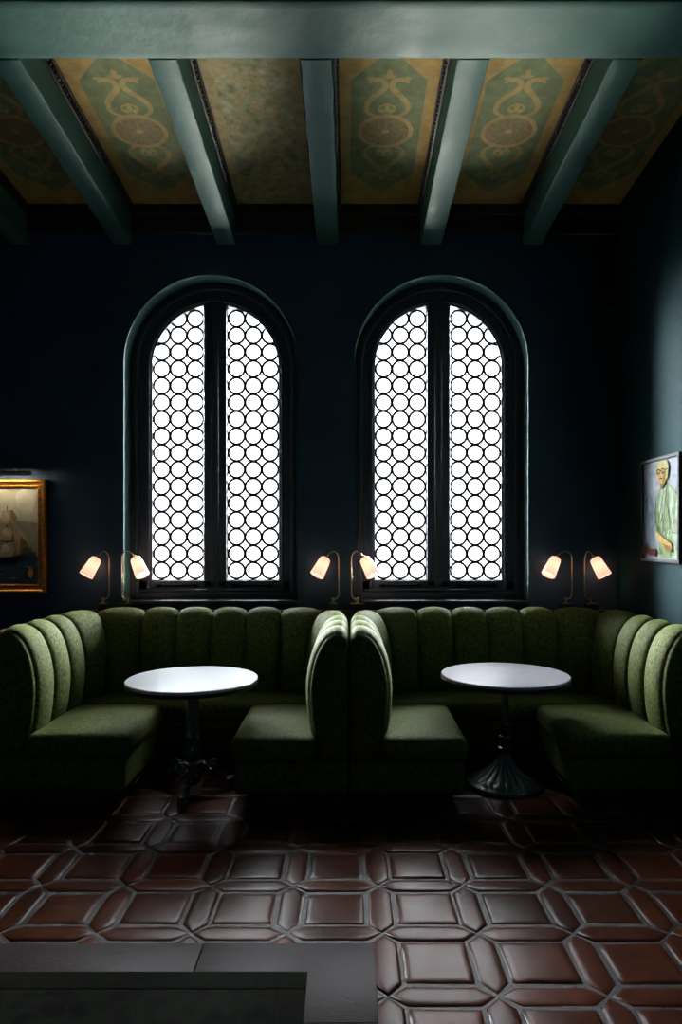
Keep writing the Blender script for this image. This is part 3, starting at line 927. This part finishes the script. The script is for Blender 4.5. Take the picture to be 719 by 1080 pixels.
# ------------------------------------------------------------------ seascape in a gilded frame (window wall, left)
def seascape():
    x0, x1, z0, z1 = -3.75, -2.470, 1.195, 2.125
    root = empty('framed_seascape', ((x0 + x1) / 2, YW - 0.03, z0), 'gold-framed painting of a sailing ship, on the wall left of the windows', 'painting')
    yb = YW - 0.002
    bm = bmesh.new()
    prof = [(0.0, yb), (0.0, yb - 0.035), (0.008, yb - 0.048), (0.020, yb - 0.050), (0.026, yb - 0.043), (0.036, yb - 0.036), (0.050, yb - 0.031), (0.058, yb - 0.034), (0.066, yb - 0.030), (0.072, yb - 0.022), (0.074, yb - 0.010)]
    loops = []
    for d, y in prof:
        loops.append([bm.verts.new(p) for p in ((x0 + d, y, z0 + d), (x1 - d, y, z0 + d), (x1 - d, y, z1 - d), (x0 + d, y, z1 - d))])
    for A, B in zip(loops[:-1], loops[1:]):
        for k in range(4): bm.faces.new((A[k], A[(k + 1) % 4], B[(k + 1) % 4], B[k]))
    # beading along the sight edge
    n = 44
    for k in range(n):
        z = z0 + 0.075 + (z1 - z0 - 0.15) * (k + .5) / n
        ball(bm, (x1 - 0.062, yb - 0.034, z), 0.006, u=8, v=6); ball(bm, (x0 + 0.062, yb - 0.034, z), 0.006, u=8, v=6)
    build('picture_frame', bm, M['gold'], root)
    bm = bmesh.new()
    yc = yb - 0.014
    W, H = x1 - x0 - 0.14, z1 - z0 - 0.14
    ox, oz = x0 + 0.07, z0 + 0.07
    mats = [paint('overcast_sky_paint', (0.42, 0.40, 0.30), 0.18, 4, coat=0.2), paint('dark_sea_paint', (0.02, 0.045, 0.05), 0.5, 14, coat=0.2), paint('tan_sail_paint', (0.40, 0.29, 0.17), 0.3, 12),
            paint('dark_hull_paint', (0.02, 0.016, 0.012), 0.3, 20), paint('pale_cloud_paint', (0.52, 0.51, 0.41), 0.2, 8), paint('orange_reflection_paint', (0.7, 0.3, 0.08), 0.4, 60), paint('grey_haze_paint', (0.30, 0.28, 0.20), 0.25, 7), paint('brown_sail_paint', (0.20, 0.14, 0.08), 0.35, 14), paint('cream_sail_paint', (0.52, 0.43, 0.29), 0.25, 14)]
    lay = [0]
    def poly(pts, mi):
        lay[0] += 1
        y = yc - 0.0004 * lay[0]
        f = bm.faces.new([bm.verts.new((ox + p[0], y, oz + p[1])) for p in pts]); f.material_index = mi
    def blob(cx, cz, a, b, mi, seed, n=26, rough=0.3):
        pts = []
        for k in range(n):
            t = 2 * PI * k / n
            q = 1 + rough * noise.noise(Vector((math.cos(t) * 1.6 + seed, math.sin(t) * 1.6, seed)))
            pts.append((min(W, max(0, cx + a * q * math.cos(t))), min(H, max(0, cz + b * q * math.sin(t)))))
        poly(pts, mi)
    box(bm, ox - 0.002, ox + W + 0.002, yc, yb - 0.001, oz - 0.002, oz + H + 0.002)
    poly([(0, 0.2), (W, 0.22), (W, 0.50), (W * .6, 0.56), (0, 0.5)], 6)
    blob(W - 0.10, H - 0.10, 0.09, 0.10, 4, 3.1); blob(0.35, H - 0.16, 0.25, 0.09, 4, 8.7)
    poly([(0, 0), (W, 0), (W, 0.225), (W * .66, 0.215), (W * .33, 0.23), (0, 0.215)], 1)
    # ship with bellied sails
    mx = W - 0.42
    poly([(mx - 0.30, 0.20), (mx - 0.22, 0.15), (mx + 0.22, 0.15), (mx + 0.29, 0.235), (mx + 0.18, 0.215), (mx - 0.18, 0.215)], 3)
    for k, (dx, ht) in enumerate(((-0.19, 0.42), (0.0, 0.50), (0.17, 0.44))):
        poly([(mx + dx - 0.004, 0.20), (mx + dx + 0.004, 0.20), (mx + dx + 0.003, 0.20 + ht), (mx + dx - 0.003, 0.20 + ht)], 3)
        for q in range(3):
            zz = 0.23 + q * ht * 0.30; hw = 0.085 - q * 0.018; hh = ht * 0.26
            poly([(mx + dx - hw, zz + 0.01), (mx + dx, zz - 0.008), (mx + dx + hw + 0.02, zz + 0.016), (mx + dx + hw + 0.035, zz + hh * .5), (mx + dx + hw * .85, zz + hh), (mx + dx - hw * .85, zz + hh - 0.01), (mx + dx - hw + 0.012, zz + hh * .5)], 2)
            poly([(mx + dx + hw * .45, zz + 0.006), (mx + dx + hw + 0.02, zz + 0.016), (mx + dx + hw + 0.035, zz + hh * .5), (mx + dx + hw * .85, zz + hh), (mx + dx + hw * .5, zz + hh * .95), (mx + dx + hw * .72, zz + hh * .5)], 7)
            poly([(mx + dx - hw * .6, zz + hh * .35), (mx + dx, zz + hh * .25), (mx + dx + hw * .35, zz + hh * .5), (mx + dx, zz + hh * .85), (mx + dx - hw * .5, zz + hh * .8)], 8)
    poly([(mx + 0.26, 0.23), (mx + 0.37, 0.33), (mx + 0.20, 0.55)], 2)
    poly([(mx + 0.27, 0.24), (mx + 0.35, 0.32), (mx + 0.28, 0.40)], 7)
    for q in range(9):
        wx = W * (q + .5) / 9; wz = 0.05 + 0.13 * ((q * 5) % 7) / 7
        poly([(wx - 0.05, wz), (wx, wz + 0.006), (wx + 0.05, wz + 0.001), (wx, wz - 0.003)], 6)
    blob(W - 0.058, 0.10, 0.020, 0.040, 5, 1.7, rough=0.7)  # orange spot: a lamp's reflection painted onto the canvas
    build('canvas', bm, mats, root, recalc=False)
    # picture lamp over the frame
    pl = empty('picture_light', (x1 - 0.62, YW - 0.04, z1 + 0.01), 'slim brass picture light above the gold-framed ship painting', 'lamp')
    bm = bmesh.new()
    L0, L1 = -3.35, -2.555
    yl, zl, r = YW - 0.12, z1 + 0.036, 0.021
    rows = []
    for k in range(13):
        a = math.radians(-55 + 235 * k / 12)
        rows.append([bm.verts.new((x, yl - r * math.cos(a), zl + r * math.sin(a))) for x in (L0, L1)] )
    for A, B in zip(rows[:-1], rows[1:]): bm.faces.new((A[0], A[1], B[1], B[0]))
    bm.faces.new([q[0] for q in rows]); bm.faces.new([q[1] for q in rows])
    build('lamp_shade', bm, M['brass'], pl)
    bm = bmesh.new()
    tube(bm, [(L0 + 0.02, yl, zl - 0.002), (L1 - 0.02, yl, zl - 0.002)], 0.009, n=12)
    build('bulb', bm, M['strip'], pl)
    for x in (-3.2, -2.70):
        bm = bmesh.new()
        tube(bm, smooth_path([(x, yl, zl + 0.015), (x, yl + 0.03, zl + 0.035), (x, YW - 0.05, zl + 0.03), (x, YW - 0.006, zl + 0.02)], 5), 0.006, n=8)
        build('arm', bm, M['brass'], pl)
seascape()

# ------------------------------------------------------------------ portrait on the right wall
def portrait():
    ya, yb_, z0, z1 = 4.455, 5.035, 1.475, 2.207       # near, far
    xw = XR_WALL - 0.002
    root = empty('framed_portrait', (xw - 0.02, (ya + yb_) / 2, z0), 'dark-framed portrait of a person in pale green coat and glasses, on right wall', 'painting')
    bm = bmesh.new()
    fr = 0.024
    for a, b, c, d in ((ya, yb_, z1 - fr, z1), (ya, yb_, z0, z0 + fr), (ya, ya + fr, z0 + fr, z1 - fr), (yb_ - fr, yb_, z0 + fr, z1 - fr)):
        box(bm, xw - 0.048, xw, a, b, c, d, b=0.003)
    build('picture_frame', bm, M['ptrframe'], root)
    W, H = yb_ - ya - 2 * fr, z1 - z0 - 2 * fr
    xc = xw - 0.034
    bm = bmesh.new()
    pal = [('pale_lilac_paint', (0.50, 0.53, 0.58)), ('green_coat_paint', (0.36, 0.45, 0.27)), ('light_coat_paint', (0.55, 0.64, 0.50)), ('flesh_paint', (0.62, 0.46, 0.22)), ('straw_hair_paint', (0.55, 0.52, 0.30)),
           ('dark_line_paint', (0.07, 0.09, 0.06)), ('brown_chair_paint', (0.20, 0.075, 0.04)), ('blue_grey_paint', (0.36, 0.44, 0.50)), ('shaded_flesh_paint', (0.40, 0.26, 0.10)), ('deep_green_paint', (0.20, 0.27, 0.13)), ('lime_paint', (0.47, 0.54, 0.24)), ('pale_blue_paint', (0.45, 0.55, 0.60))]
    ms = [paint(n, tuple(0.62 * q ** 1.3 for q in c), 0.22, 22, rough=0.85, spec=0.04) for n, c in pal]
    lay = [0]
    def P(u, v, k): return (xc - 0.00008 * k, yb_ - fr - u * W, z1 - fr - v * H)
    def poly(pts, mi):
        lay[0] += 1
        f = bm.faces.new([bm.verts.new(P(u, v, lay[0])) for u, v in pts]); f.material_index = mi
    def ell(cx, cy, a, b, mi, n=26, wob=0.05):
        poly([(cx + a * math.cos(2 * PI * k / n) * (1 + wob * math.sin(5 * k)), cy + b * math.sin(2 * PI * k / n) * (1 + wob * math.cos(3 * k))) for k in range(n)], mi)
    def line(pts, wd, mi):
        Q = smooth_path([(p[0], p[1], 0) for p in pts], 4)
        L, R = [], []
        for k in range(len(Q)):
            t = (Q[min(k + 1, len(Q) - 1)] - Q[max(k - 1, 0)]).normalized(); n_ = Vector((-t.y, t.x, 0)) * wd / 2
            L.append((Q[k] + n_)[:2]); R.append((Q[k] - n_)[:2])
        poly(L + R[::-1], mi)
    box(bm, xc, xw - 0.001, ya + fr, yb_ - fr, z0 + fr, z1 - fr)
    for f in bm.faces: f.material_index = 0
    poly([(0, 0.42), (0.18, 0.30), (0.30, 0.45), (0.40, 0.75), (0.42, 0.99), (0.0, 0.99)], 7)
    poly([(0, 0.02), (0.20, 0.02), (0.12, 0.30), (0.0, 0.40)], 0)
    # coat
    poly([(0.40, 0.37), (0.50, 0.27), (0.68, 0.22), (0.80, 0.28), (0.99, 0.37), (0.99, 0.99), (0.46, 0.99), (0.44, 0.80), (0.34, 0.70), (0.33, 0.50)], 1)
    poly([(0.52, 0.28), (0.68, 0.24), (0.60, 0.50), (0.50, 0.62), (0.44, 0.50)], 2)
    poly([(0.74, 0.27), (0.97, 0.38), (0.98, 0.74), (0.80, 0.72), (0.72, 0.48)], 2)
    poly([(0.80, 0.74), (0.99, 0.75), (0.99, 0.98), (0.80, 0.98), (0.86, 0.86)], 2)
    rs = random.Random(5)
    for q in range(70):
        u, v = rs.uniform(0.36, 0.96), rs.uniform(0.30, 0.96)
        if u < 0.46 and v < 0.4: continue
        a = rs.uniform(1.2, 1.9); l = rs.uniform(0.02, 0.06)
        line([(u - l * math.cos(a), v - l * math.sin(a)), (u + 0.01, v), (u + l * math.cos(a), v + l * math.sin(a))], rs.uniform(0.008, 0.02), rs.choice((1, 1, 2, 2, 9, 10)))
    for q in range(46):
        u, v = rs.uniform(0.03, 0.33), rs.uniform(0.04, 0.84)
        a = rs.uniform(0.9, 2.2); l = rs.uniform(0.02, 0.05)
        line([(u - l * .4 * math.cos(a), v - l * math.sin(a)), (u, v), (u + l * .4 * math.cos(a), v + l * math.sin(a))], rs.uniform(0.008, 0.018), rs.choice((0, 7, 7, 11)))
    # neck, head, hair
    poly([(0.50, 0.20), (0.66, 0.18), (0.68, 0.24), (0.55, 0.30)], 8)
    ell(0.57, 0.145, 0.135, 0.095, 3)
    poly([(0.40, 0.10), (0.43, 0.03), (0.56, 0.0), (0.70, 0.01), (0.76, 0.07), (0.74, 0.20), (0.68, 0.20), (0.68, 0.10), (0.54, 0.07)], 4)
    poly([(0.62, 0.12), (0.70, 0.12), (0.67, 0.20), (0.60, 0.235)], 8)
    # glasses, brow, nose, mouth
    for cx in (0.48, 0.61):
        line([(cx + 0.05 * math.cos(2 * PI * k / 12), 0.115 + 0.022 * math.sin(2 * PI * k / 12)) for k in range(13)], 0.014, 5)
        ell(cx, 0.117, 0.018, 0.008, 5)
    line([(0.53, 0.11), (0.56, 0.11)], 0.010, 5); line([(0.66, 0.11), (0.73, 0.10)], 0.010, 5)
    line([(0.53, 0.125), (0.515, 0.16), (0.55, 0.163)], 0.010, 8)
    line([(0.50, 0.190), (0.55, 0.185), (0.60, 0.192)], 0.012, 6)
    # lapels and folds
    for q in ([(0.42, 0.36), (0.40, 0.55), (0.47, 0.72)], [(0.66, 0.25), (0.58, 0.45), (0.50, 0.60)], [(0.74, 0.30), (0.72, 0.50), (0.80, 0.70)], [(0.88, 0.45), (0.84, 0.60), (0.86, 0.72)], [(0.60, 0.55), (0.66, 0.72)], [(0.50, 0.88), (0.60, 0.95)]):
        line(q, 0.014, 1 if q[0][0] > 0.7 else 5)
    # folded arms
    poly([(0.40, 0.72), (0.50, 0.74), (0.66, 0.80), (0.84, 0.84), (0.84, 0.91), (0.72, 0.92), (0.56, 0.85), (0.42, 0.80)], 3)
    poly([(0.60, 0.84), (0.84, 0.88), (0.82, 0.92), (0.70, 0.92)], 8)
    # chair arm in the corner
    poly([(0.0, 0.88), (0.10, 0.86), (0.22, 0.90), (0.42, 0.90), (0.40, 0.97), (0.24, 0.97), (0.12, 0.93), (0.0, 0.97)], 6)
    build('canvas', bm, ms, root, recalc=False)
portrait()

# ------------------------------------------------------------------ rug
def rug():
    x0, x1, y0, y1 = -2.15, -0.155, 0.9, 2.556
    root = empty('floor_rug', ((x0 + x1) / 2, (y0 + y1) / 2, 0.0095), 'dark olive patterned rug on the stone slabs at the bottom left', 'rug')
    bm = bmesh.new()
    n = 40
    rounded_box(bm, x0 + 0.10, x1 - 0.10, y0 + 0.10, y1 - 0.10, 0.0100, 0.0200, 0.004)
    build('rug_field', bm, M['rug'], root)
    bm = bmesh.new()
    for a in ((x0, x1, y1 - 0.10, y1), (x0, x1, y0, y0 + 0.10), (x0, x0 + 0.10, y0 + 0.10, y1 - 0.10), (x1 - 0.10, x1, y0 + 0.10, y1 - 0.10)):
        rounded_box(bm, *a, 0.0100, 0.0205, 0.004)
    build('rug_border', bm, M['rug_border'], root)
rug()

# small stud high on the window wall
bm = bmesh.new()
ball(bm, (2.20 - 0.06, YW - 0.008, 3.515), 0.007)
tag(build('wall_stud', bm, M['stud'], loc=(2.14, YW - 0.008, 3.515)), 'tiny metal stud high on the dark window wall near the right corner', 'stud')

# ------------------------------------------------------------------ daylight : bright sky and pale ground seen through the panes
def world():
    w = bpy.data.worlds.new('daylight'); S.world = w; w.use_nodes = True
    nt = w.node_tree; N, L = nt.nodes, nt.links
    bg = N['Background']
    tc = N.new('ShaderNodeTexCoord')
    sx = N.new('ShaderNodeSeparateXYZ'); L.new(tc.outputs['Generated'], sx.inputs[0])
    def math_(op, a, b=None, clamp=False):
        n = N.new('ShaderNodeMath'); n.operation = op; n.use_clamp = clamp
        for i, v in enumerate((a, b)):
            if v is None: continue
            if isinstance(v, (int, float)): n.inputs[i].default_value = v
            else: L.new(v, n.inputs[i])
        return n.outputs[0]
    def mrange(v, a, b, c, d):
        n = N.new('ShaderNodeMapRange'); n.interpolation_type = 'SMOOTHSTEP'
        L.new(v, n.inputs['Value'])
        for k, q in zip(('From Min', 'From Max', 'To Min', 'To Max'), (a, b, c, d)): n.inputs[k].default_value = q
        return n.outputs['Result']
    ax = math_('ABSOLUTE', sx.outputs['X']); y = math_('MAXIMUM', sx.outputs['Y'], 0.001)
    az = math_('DIVIDE', ax, y)
    sky_az = mrange(az, 1.2, 4.0, 1.0, 0.12)
    gnd_az = mrange(az, 0.05, 0.27, 1.0, 0.005)
    up = mrange(sx.outputs['Z'], 0.33, 0.52, 0.0, 1.0)         # open sky above the hazy far side
    dn = mrange(sx.outputs['Z'], -0.12, -0.30, 0.0, 1.0)       # pale sunlit ground
    fwd = mrange(sx.outputs['Y'], 0.0, 0.1, 0.0, 1.0)
    sky = math_('MULTIPLY', math_('MULTIPLY', math_('MULTIPLY', mrange(az, 0.5, 1.9, 1.0, 0.05), up), SKY), mrange(sx.outputs['Z'], 0.55, 0.9, 1.0, 1.5))
    gnd = math_('MULTIPLY', math_('MULTIPLY', gnd_az, dn), GROUND)
    side = math_('MULTIPLY', mrange(az, 0.32, 0.52, 0.01, 125.0), mrange(az, 0.85, 1.4, 1.0, 0.18))                    # sides out of view made far brighter to light booth arms and portrait
    low = mrange(sx.outputs['Z'], 0.06, -0.08, 1.0, 0.02)
    haze = math_('MULTIPLY', math_('ADD', math_('MULTIPLY', math_('MULTIPLY', math_('MULTIPLY', sky_az, side), low), mrange(sx.outputs['Z'], 0.28, 0.55, 1.0, 0.12)), mrange(az, 0.32, 0.5, 1.0, 0.0)), HAZE)
    L.new(math_('MULTIPLY', math_('ADD', sky, haze), fwd), bg.inputs['Strength'])
    bg.inputs['Color'].default_value = (0.95, 0.98, 1.0, 1)
    bg2 = N.new('ShaderNodeBackground'); bg2.inputs['Color'].default_value = (1.0, 0.95, 0.84, 1)
    L.new(math_('MULTIPLY', gnd, fwd), bg2.inputs['Strength'])
    ad = N.new('ShaderNodeAddShader'); L.new(bg.outputs[0], ad.inputs[0]); L.new(bg2.outputs[0], ad.inputs[1])
    L.new(ad.outputs[0], N['World Output'].inputs['Surface'])
    w.cycles.sampling_method = 'MANUAL'; w.cycles.sample_map_resolution = 1024
SKY, GROUND, HAZE = 27.0, 56.0, 2.6
world()

# added weak fill light behind the viewer; no real source stands there
def area(name, loc, rot, sx, sy, power, col):
    l = bpy.data.lights.new(name, 'AREA'); l.shape = 'RECTANGLE'; l.size = sx; l.size_y = sy; l.energy = power; l.color = col
    o = bpy.data.objects.new(name, l); o.location = loc; o.rotation_euler = rot; COL.objects.link(o)
    return o
area('room_fill_light', (-1.0, Y_FRONT + 0.3, 2.4), (math.radians(90), 0, 0), 3.0, 2.0, 0.3, (0.75, 0.88, 1.0))

# ------------------------------------------------------------------ camera
cam = bpy.data.cameras.new('camera'); co = bpy.data.objects.new('camera', cam); COL.objects.link(co)
F, CX, CY = 720.0, 368.0, 568.0
cam.sensor_fit = 'VERTICAL'; cam.sensor_height = 36.0; cam.sensor_width = 24.0
cam.lens = F / 1080 * 36.0
cam.shift_x = (359.5 - CX) / 1080
cam.shift_y = (CY - 540.0) / 1080
co.location = (0, 0, 1.64); co.rotation_euler = (math.radians(90), 0, 0)
cam.clip_start = 0.05
S.camera = co

S.view_settings.view_transform = 'Standard'
S.view_settings.look = 'None'
S.view_settings.gamma = 1.0
S.view_settings.use_curve_mapping = False
S.view_settings.exposure = 0.0
S.cycles.use_denoising = True
S.cycles.max_bounces = 8
S.cycles.diffuse_bounces = 4
S.cycles.transparent_max_bounces = 12
S.cycles.caustics_reflective = False
S.cycles.caustics_refractive = False
S.cycles.sample_clamp_indirect = 6.0
